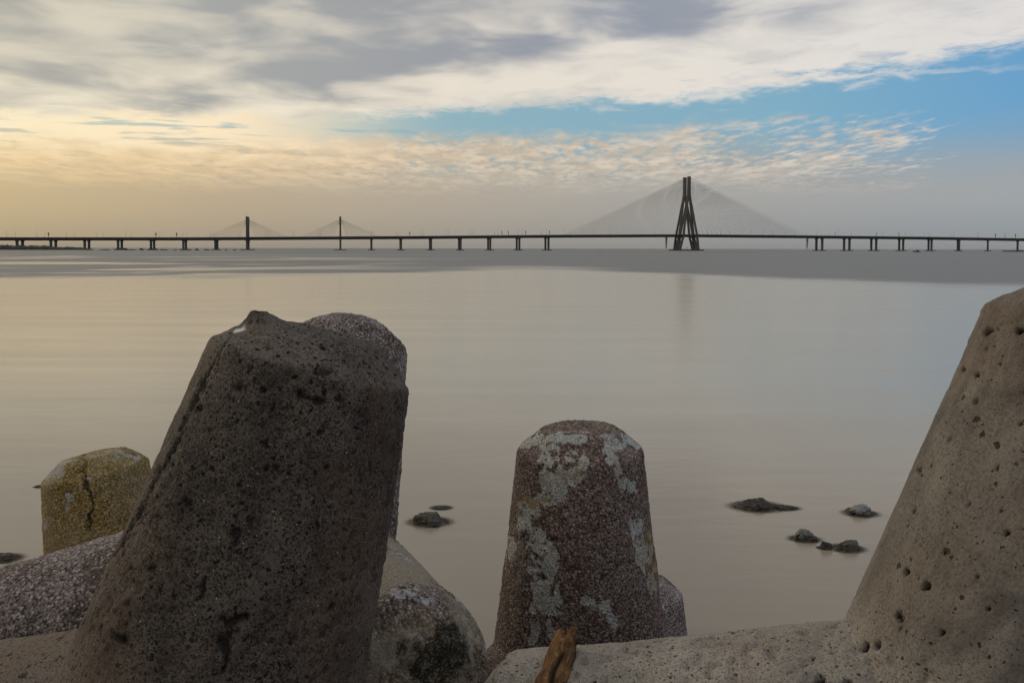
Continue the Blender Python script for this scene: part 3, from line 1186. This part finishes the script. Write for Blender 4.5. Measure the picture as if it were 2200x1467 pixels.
def marks_big(px, fc, co, Q, disp, att, depth):
    ex = np.zeros(len(co))
    w = warp(px, Q, 14., 16., 91)
    w2 = warp(px, Q, 40., 5., 93)
    # long seam crack along the left edge
    d = seg_dist(w2, [(492, 726), (470, 765), (428, 832), (401, 897), (388, 937), (351, 1002), (315, 1060), (298, 1102), (264, 1160), (240, 1198)])
    wd = 3.6 + 3. * fbm(Q, 9., 2, 12)
    k = sstep(d, wd + 2.5, wd - 2.5) * fc
    ex -= k * .012
    att['dark'] = np.maximum(att['dark'], k * .8)
    # chain of broken voids down the middle
    for poly, wid in (([(590, 870), (575, 960), (560, 1010)], 7), ([(515, 1135), (490, 1190), (480, 1220)], 11), ([(490, 1330), (505, 1345), (535, 1340)], 8), ([(495, 1370), (482, 1450)], 9), ([(440, 1250), (425, 1290)], 6), ([(255, 1360), (265, 1385)], 6), ([(640, 850), (680, 855)], 10), ([(610, 780), (640, 800)], 7), ([(690, 800), (720, 795)], 7)):
        d = seg_dist(w, poly) + 10 * fbm(Q, 22., 3, 14, .6)
        k = sstep(d, wid, wid * .2) * fc
        ex -= k * .018
        att['dark'] = np.maximum(att['dark'], k * .75)
    for (x, y, r) in ((437, 836, 6), (507, 832, 9), (567, 836, 6), (428, 880, 9), (727, 858, 6), (686, 932, 7), (404, 1080, 8), (265, 1372, 9), (520, 1080, 5)):
        d = seg_dist(w2, [(x, y), (x + 1, y)])
        k = sstep(d, r + 3, r * .4) * fc
        ex -= k * .02
        att['dark'] = np.maximum(att['dark'], k * .7)
    # knob on the top edge and crumbled end face
    tip = sstep(co[:, 2], LEG_L - LEG_CH - .012, LEG_L - LEG_CH + .02)
    ex += tip * fbm(Q, 9., 3, 33) * .010
    d = np.linalg.norm(px - np.array([548, 676]), axis=1)
    ex += sstep(d, 46, 8) * tip * .012 * (1 + 1.2 * fbm(Q, 30., 2, 8))
    att['dark'] = np.maximum(att['dark'], sstep(d, 40, 12) * tip * .5)
    k = seg_dist(w, [(505, 708), (527, 704)])
    att['white'] = np.maximum(att['white'], sstep(k, 10, 4) * fc * tip)
    # smoother paler cement skin on the lower left and right edge
    sk = sstep(px[:, 0] - (1540 - px[:, 1]) * .62 + 60 * fbm(Q, 3., 3, 41), 120, -60) * fc
    sk = np.maximum(sk, sstep(px[:, 0] + .25 * px[:, 1] + 40 * fbm(Q, 4., 2, 43), 1105, 1165) * sstep(px[:, 1], 1150, 1350) * fc)
    att['pale'] = np.maximum(att['pale'], sk * .42)
    legs = 1 - sstep(co[:, 2], .35, .6)
    att['pale'] = np.maximum(att['pale'], legs * .62)
    # paler end face: the sky light it catches, put into the colour
    att['pale'] = np.maximum(att['pale'], tip * (.22 + .35 * sstep(fbm(Q, 5., 3, 61), -.2, .5)))
    att['warm'] = sstep(fbm(Q, 3.2, 3, 71), .15, .8) * .35
    rough_area = 1 - np.maximum(sk, legs)
    ex += rough_area * (fbm(Q, 33., 3, 55, .6) * .0035 - np.maximum(0, fbm(Q, 58., 2, 57) - .35) * .018)
    return ex


def marks_right(px, fc, co, Q, disp, att, depth):
    ex = np.zeros(len(co))
    w2 = warp(px, Q, 40., 4., 93)
    for (x, y, r) in (q_ for q_ in ((2118, 711, 11), (2186, 709, 8), (2095, 806, 7), (2068, 790, 5), (2093, 860, 6), (2037, 940, 5), (2142, 1005, 4), (1973, 1010, 5), (2000, 999, 4), (1924, 1010, 4), (1962, 1098, 6), (2162, 1147, 6), (2028, 1189, 4), (1998, 1191, 4), (1944, 1228, 8), (1989, 1259, 11), (1990, 1255, 8), (1928, 1320, 7), (1934, 1330, 6), (1935, 1347, 5), (2024, 1361, 8), (2124, 1306, 5), (1838, 1279, 6), (1856, 1389, 9), (1884, 1387, 9), (1820, 1467, 9), (2190, 911, 5), (1570, 1344, 8), (1623, 1340, 8), (1577, 1355, 6), (1395, 1342, 6), (1642, 1310, 6), (1760, 1463, 12), (2080, 1080, 4), (2150, 1095, 4), (2098, 1243, 4))):
        r *= .74
        d = seg_dist(w2, [(x - r * .4, y + r * .3), (x + r * .4, y - r * .3)])
        k = sstep(d, r + .8, r * .62) * fc
        ex -= k * r * .0034
        att['dark'] = np.maximum(att['dark'], sstep(k, .05, .6) * .97)  # shade inside the pits also put into the colour
    tip = sstep(co[:, 2] + .12 * fbm(Q, 4., 3, 9), 1.05, 1.25)
    att['warm'] = tip * .35 + sstep(fbm(Q, 3., 3, 71), .2, .9) * .25
    ex += tip * (fbm(Q, 36., 2, 57) * .003 - np.maximum(0, fbm(Q, 50., 2, 59) - .45) * .014)
    ex -= tip * .0015
    # pock-marked lying leg, its sky-lit brightness put into a paler colour
    lying = 1 - sstep(co[:, 2], .3, .55)
    att['pale'] = np.maximum(att['pale'], lying * (.48 + .30 * sstep(fbm(Q, 6., 3, 15), -.3, .6)))
    ex -= lying * np.maximum(0, fbm(Q, 30., 3, 18) - .22) * .020
    ex += lying * fbm(Q, 22., 2, 19) * .0025
    att['dark'] = np.maximum(att['dark'], sstep(px[:, 1] - 40 * fbm(Q, 12., 3, 2), 1462, 1490) * sstep(np.abs(px[:, 0] - 1770), 70, 20) * lying * .7)
    return ex


def barn_relief(Q, a=.0045):
    return np.abs(fbm(Q, 42., 2, 5)) * a + fbm(Q, 75., 1, 9) * a * .6


def marks_mid(px, fc, co, Q, disp, att, depth):
    w = warp(px, Q, 13., 13., 31)
    pl = np.zeros(len(co))
    for poly, wid, k in (([(1130, 948), (1185, 950), (1178, 1000), (1165, 1045), (1190, 1060), (1150, 1085), (1125, 1100), (1120, 1125)], 19, 1.),
                         ([(1196, 1010), (1200, 1040)], 13, .9), ([(1232, 990), (1240, 1030)], 24, .85), ([(1195, 940), (1250, 938)], 11, .8), ([(1310, 940), (1365, 950)], 15, .9),
                         ([(1303, 960), (1325, 1005), (1350, 1055)], 13, 1.), ([(1368, 1130), (1385, 1165), (1395, 1215)], 16, .8), ([(1400, 1240), (1408, 1275)], 14, .6),
                         ([(1165, 1150), (1165, 1200), (1160, 1250), (1185, 1300)], 24, .95), ([(1180, 1200), (1185, 1310)], 14, .8), ([(1105, 1160), (1098, 1200)], 10, .7),
                         ([(1265, 1290), (1295, 1300), (1318, 1345)], 12, 1.), ([(1145, 1310), (1150, 1370)], 11, .8), ([(1180, 1335), (1185, 1365)], 8, .7)):
        d = seg_dist(w, poly)
        pl = np.maximum(pl, sstep(d, wid + 6, wid - 6) * k)
    brk = sstep(fbm(Q, 24., 3, 81), -.75, -.05)
    att['pale'] = pl * fc * brk
    att['warm'] = (sstep(seg_dist(w, [(1130, 1085), (1170, 1070)]), 14, 5) + sstep(seg_dist(w, [(1395, 1150), (1408, 1260)]), 22, 8) * .7 + sstep(seg_dist(w, [(1240, 995), (1240, 1030)]), 16, 6) * .5) * fc
    ex = barn_relief(Q) * (1 - att['pale'] * .6)
    for (x, y, r) in ((1193, 1153, 9), (1126, 1142, 5), (1146, 1192, 4), (1148, 1216, 5), (1155, 1246, 4), (1172, 1172, 3), (1182, 1284, 3)):
        k = sstep(seg_dist(w, [(x, y), (x + 2, y)]), r + 4, r * .4) * fc
        att['dark'] = np.maximum(att['dark'], k)
        ex -= k * .02
    # paler patches on the end face of the upright leg
    att['pale'] = np.maximum(att['pale'], sstep(co[:, 2], 1.52, 1.62) * .28 * sstep(fbm(Q, 7., 3, 3), -.2, .5))
    return ex


def marks_back(px, fc, co, Q, disp, att, depth):
    A1, A2 = leg_rot(1), leg_rot(2)
    a0 = co[:, 2]
    a1 = co @ A1[:, 2]
    a2 = co @ A2[:, 2]
    foot = sstep(a2, .35, .6)
    att['bare'] = foot * sstep(fbm(Q, 5., 3, 21), -.55, .25) * .95
    w = warp(px, Q, 12., 14., 37)
    # whitish barnacle bands across the foot leg
    band = sstep(seg_dist(w, [(855, 1180), (905, 1215)]), 22, 6) + sstep(seg_dist(w, [(850, 1275), (915, 1285)]), 24, 6) + sstep(seg_dist(w, [(960, 1230), (1000, 1310)]), 14, 4) * .8 + sstep(seg_dist(w, [(1010, 1330), (1045, 1400)]), 16, 5) + sstep(seg_dist(w, [(855, 1330), (920, 1365)]), 20, 5) * .6
    att['pale'] = np.clip(band, 0, 1) * foot * sstep(fbm(Q, 30., 3, 3), -.6, .2)
    end = sstep(a2 + .05 * fbm(Q, 10., 3, 61), 1.50, 1.60)
    dk = end * sstep(np.linalg.norm((px - np.array([945, 1412])) / np.array([1., 1.1]), axis=1) + 55 * fbm(Q, 9., 4, 65, .7), 135, 20)
    att['dark'] = np.maximum(att['dark'], dk * .95)
    att['warm'] = np.maximum(att['warm'], end * .5)
    att['pale'] = np.maximum(att['pale'], sstep(a0, 1.5, 1.63) * .35)
    lying = sstep(a1, .35, .6)
    att['pale'] = np.maximum(att['pale'], lying * sstep(fbm(Q, 6., 3, 27), 0., .6) * .45 * sstep(WZ(co), -.2, .3))
    att['dark'] = np.maximum(att['dark'], lying * sstep(fbm(Q, 9., 3, 29) + (px[:, 1] - 1290) * .005, .3, .9) * .5)
    ex = barn_relief(Q, .0055) * (1 - att['bare'] * .75)
    ex += end * fbm(Q, 26., 3, 12) * .008
    return ex


def WZ(co):
    return co[:, 2]


def marks_yellow(px, fc, co, Q, disp, att, depth):
    w = warp(px, Q, 13., 11., 47)
    ex = fbm(Q, 26., 2, 5) * .003
    d = seg_dist(w, [(184, 968), (183, 1000), (188, 1040), (193, 1085), (196, 1140)])
    k = sstep(d, 7 + 3 * fbm(Q, 12., 2, 8), 2.) * fc
    ex -= k * .02
    att['dark'] = k * .9
    pl = sstep(d, 22, 9) * .6 * sstep(fbm(Q, 18., 2, 3), -.2, .4)
    for poly, wid in (([(110, 1025), (128, 1000), (145, 988)], 10), ([(150, 1070), (152, 1090)], 10), ([(100, 1135), (112, 1125)], 9), ([(240, 975), (290, 985)], 8), ([(190, 1040), (196, 1060)], 8)):
        pl = np.maximum(pl, sstep(seg_dist(w, poly), wid + 5, wid - 4) * .85)
    att['pale'] = pl * fc * sstep(fbm(Q, 28., 3, 81), -.7, .1) * (1 - k)
    att['pale'] = np.maximum(att['pale'], sstep(co[:, 2], 1.53, 1.63) * .3)
    att['bare'] = sstep(fbm(Q, 4., 3, 14), -.4, .5) * .35
    return ex


def marks_plain(px, fc, co, Q, disp, att, depth):
    att['pale'] = sstep(fbm(Q, 6., 3, 3), -.1, .6) * .4
    return barn_relief(Q)


T5, T5_W = tetrapod((1.47, 2.529, 1.684), (-5., 17.3, 163.7), .0085, MAT['con_grey'], 'smooth grey concrete tetrapod cut by the right edge, with one leg lying to the left', 5, (.006, .0012, .0006), (60, .009, .014), marks_right)
tetrapod((-1.144, 2.924, 1.511), (-6.8, 15.5, 162.8), .0085, MAT['con_dark'], 'big dark pitted concrete tetrapod leaning right, with a long crack along its left edge', 1, (.007, .003, .0014), (500, .008, .015), marks_big)
tetrapod((-1.243, 4.72, 1.485), (-32.4, 8.1, 184.2), .011, MAT['barn_pale'], 'barnacle covered tetrapod behind the big dark one, its round top showing above', 2, (.008, .003, .001), (0, 0, 0), marks_back)
tetrapod((.432, 5.125, .665), (2.8, -.7, 96.6), .011, MAT['barn'], 'brown barnacle crusted tetrapod with white patches standing upright in the middle', 4, (.010, .004, .001), (0, 0, 0), marks_mid)
tetrapod((-2.96, 6.421, .177), (-.8, -10., 3.3), .013, MAT['algae'], 'yellowish cracked tetrapod at the left half hidden behind the big dark one', 6, (.010, .003, .001), (0, 0, 0), marks_yellow)
tetrapod((1.074, 7., -1.031), (0, 0, 20.), .02, MAT['barn_pale'], 'sunken tetrapod peeking out low behind the right side of the middle one', 8, (.010, .004, .001), (0, 0, 0), marks_plain)
for me_, _, _ in _base.values():
    bpy.data.meshes.remove(me_)


# ------------------------------------------------------------------ driftwood stick
def driftwood():
    bvh = BVHTree.FromPolygons([Vector(v) for v in T5_W], [tuple(p.vertices) for p in T5.data.polygons])

    def hit(px, py):
        d = Vector(ray(px, py)).normalized()
        return bvh.ray_cast(Vector(CAM), d)
    h0 = hit(1177, 1462)
    h1 = hit(1205, 1402)
    rad = .043
    a = np.array(h0[0]) + np.array(h0[1]) * (rad * .8)
    b = np.array(h1[0]) + np.array(h1[1]) * (rad * .8)
    ax = b - a
    # aim for the seen direction: the upper end must project at (1218,1372)
    best = None
    for k in np.linspace(.8, 2.6, 60):
        q = a + ax * k
        e = abs(proj(q)[0][1] - 1376)
        if best is None or e < best[0]:
            best = (e, k)
    topd = ray(1220, 1374)
    topd = topd / topd[1]
    tp = CAM + topd * (a + ax * best[1])[1]
    ax = tp - a
    ln = np.linalg.norm(ax)
    ax /= ln
    st = a - ax * .22
    ln += .22
    ex = np.cross(ax, (0, -1., 0))
    ex /= np.linalg.norm(ex)
    ey = np.cross(ax, ex)
    n, rings = 40, 90
    vs, dark = [], []
    for j in range(rings):
        u = j / (rings - 1)
        for k in range(n):
            t = 2 * math.pi * k / n
            r = rad * (1.0 + .05 * math.sin(u * 5 + 1) + .09 * math.cos(2 * t + u * 3))
            r *= 1 + .10 * math.sin(7 * t + 4 * u) * (1 - u * .5) + .05 * math.sin(13 * t + 9 * u)
            # a split that opens downwards on the left side
            dt = (t - 4.0 - .30 * math.sin(u * 9) + math.pi) % (2 * math.pi) - math.pi
            sp = math.exp(-(dt / .24) ** 2) * (1 if u < .72 else max(0, 1 - (u - .72) * 12))
            r *= 1 - .62 * sp
            # hollow knots
            kn = 0
            for (ku, kt, kr) in ((.83, 4.15, .05), (.94, 5.1, .07)):
                dd = math.hypot((u - ku) * ln, ((t - kt + math.pi) % (2 * math.pi) - math.pi) * rad)
                kn = max(kn, math.exp(-(dd / (kr * .33)) ** 2))
            r *= 1 - .28 * kn
            end = .018 * math.sin(3 * t + 1) + .012 * math.sin(5 * t)
            z = u * ln + (end if j > rings - 3 else 0)
            vs.append((r * math.cos(t), r * math.sin(t), z))
            dark.append(min(1, sp * 1.1 + kn * .8 + (.95 if 4.95 + .25 * math.sin(u * 14) < t or t < 1.2 else 0) * (.8 + .2 * math.sin(9 * u + t))))
    fs = [(j * n + k, j * n + (k + 1) % n, (j + 1) * n + (k + 1) % n, (j + 1) * n + k) for j in range(rings - 1) for k in range(n)]
    b = len(vs)
    vs += [(0, 0, 0), (0, 0, ln - .03)]
    dark += [.5, .95]
    for k in range(n):
        fs.append((b, (k + 1) % n, k))
        fs.append((b + 1, (rings - 1) * n + k, (rings - 1) * n + (k + 1) % n))
    P = np.array(vs)
    P[:, :2] *= (1 + fbm(P * np.array([1, 1, .25]), 60., 3, 3) * .10)[:, None]
    P[:, 0] += .010 * np.sin(P[:, 2] * 9)
    o = mesh_obj('driftwood_stick', P, fs, MAT['wood'], None, True)
    at = o.data.attributes.new('dark', 'FLOAT', 'POINT')
    at.data.foreach_set('value', np.array(dark, np.float32))
    m4 = Matrix.Identity(4)
    for i in range(3):
        m4[i][0], m4[i][1], m4[i][2], m4[i][3] = ex[i], ey[i], ax[i], st[i]
    o.matrix_world = m4
    tag(o, 'split brown driftwood stick leaning on the lying leg of the right tetrapod', 'driftwood')


driftwood()


# ------------------------------------------------------------------ thin sea haze
def build_haze():
    m = bpy.data.materials.new('haze_air')
    m.use_nodes = True
    t = m.node_tree
    t.nodes.clear()
    v = t.nodes.new('ShaderNodeVolumePrincipled')
    v.inputs['Color'].default_value = (.85, .85, .86, 1)
    v.inputs['Density'].default_value = 1. / 55000.
    o = t.nodes.new('ShaderNodeOutputMaterial')
    t.links.new(v.outputs[0], o.inputs['Volume'])
    b = MB()
    b.box((0, 19950, 72), (65000, 0, 0), (0, 20060, 0), (0, 0, 78.5))
    tag(b.build('haze', m), kind='stuff')


build_haze()
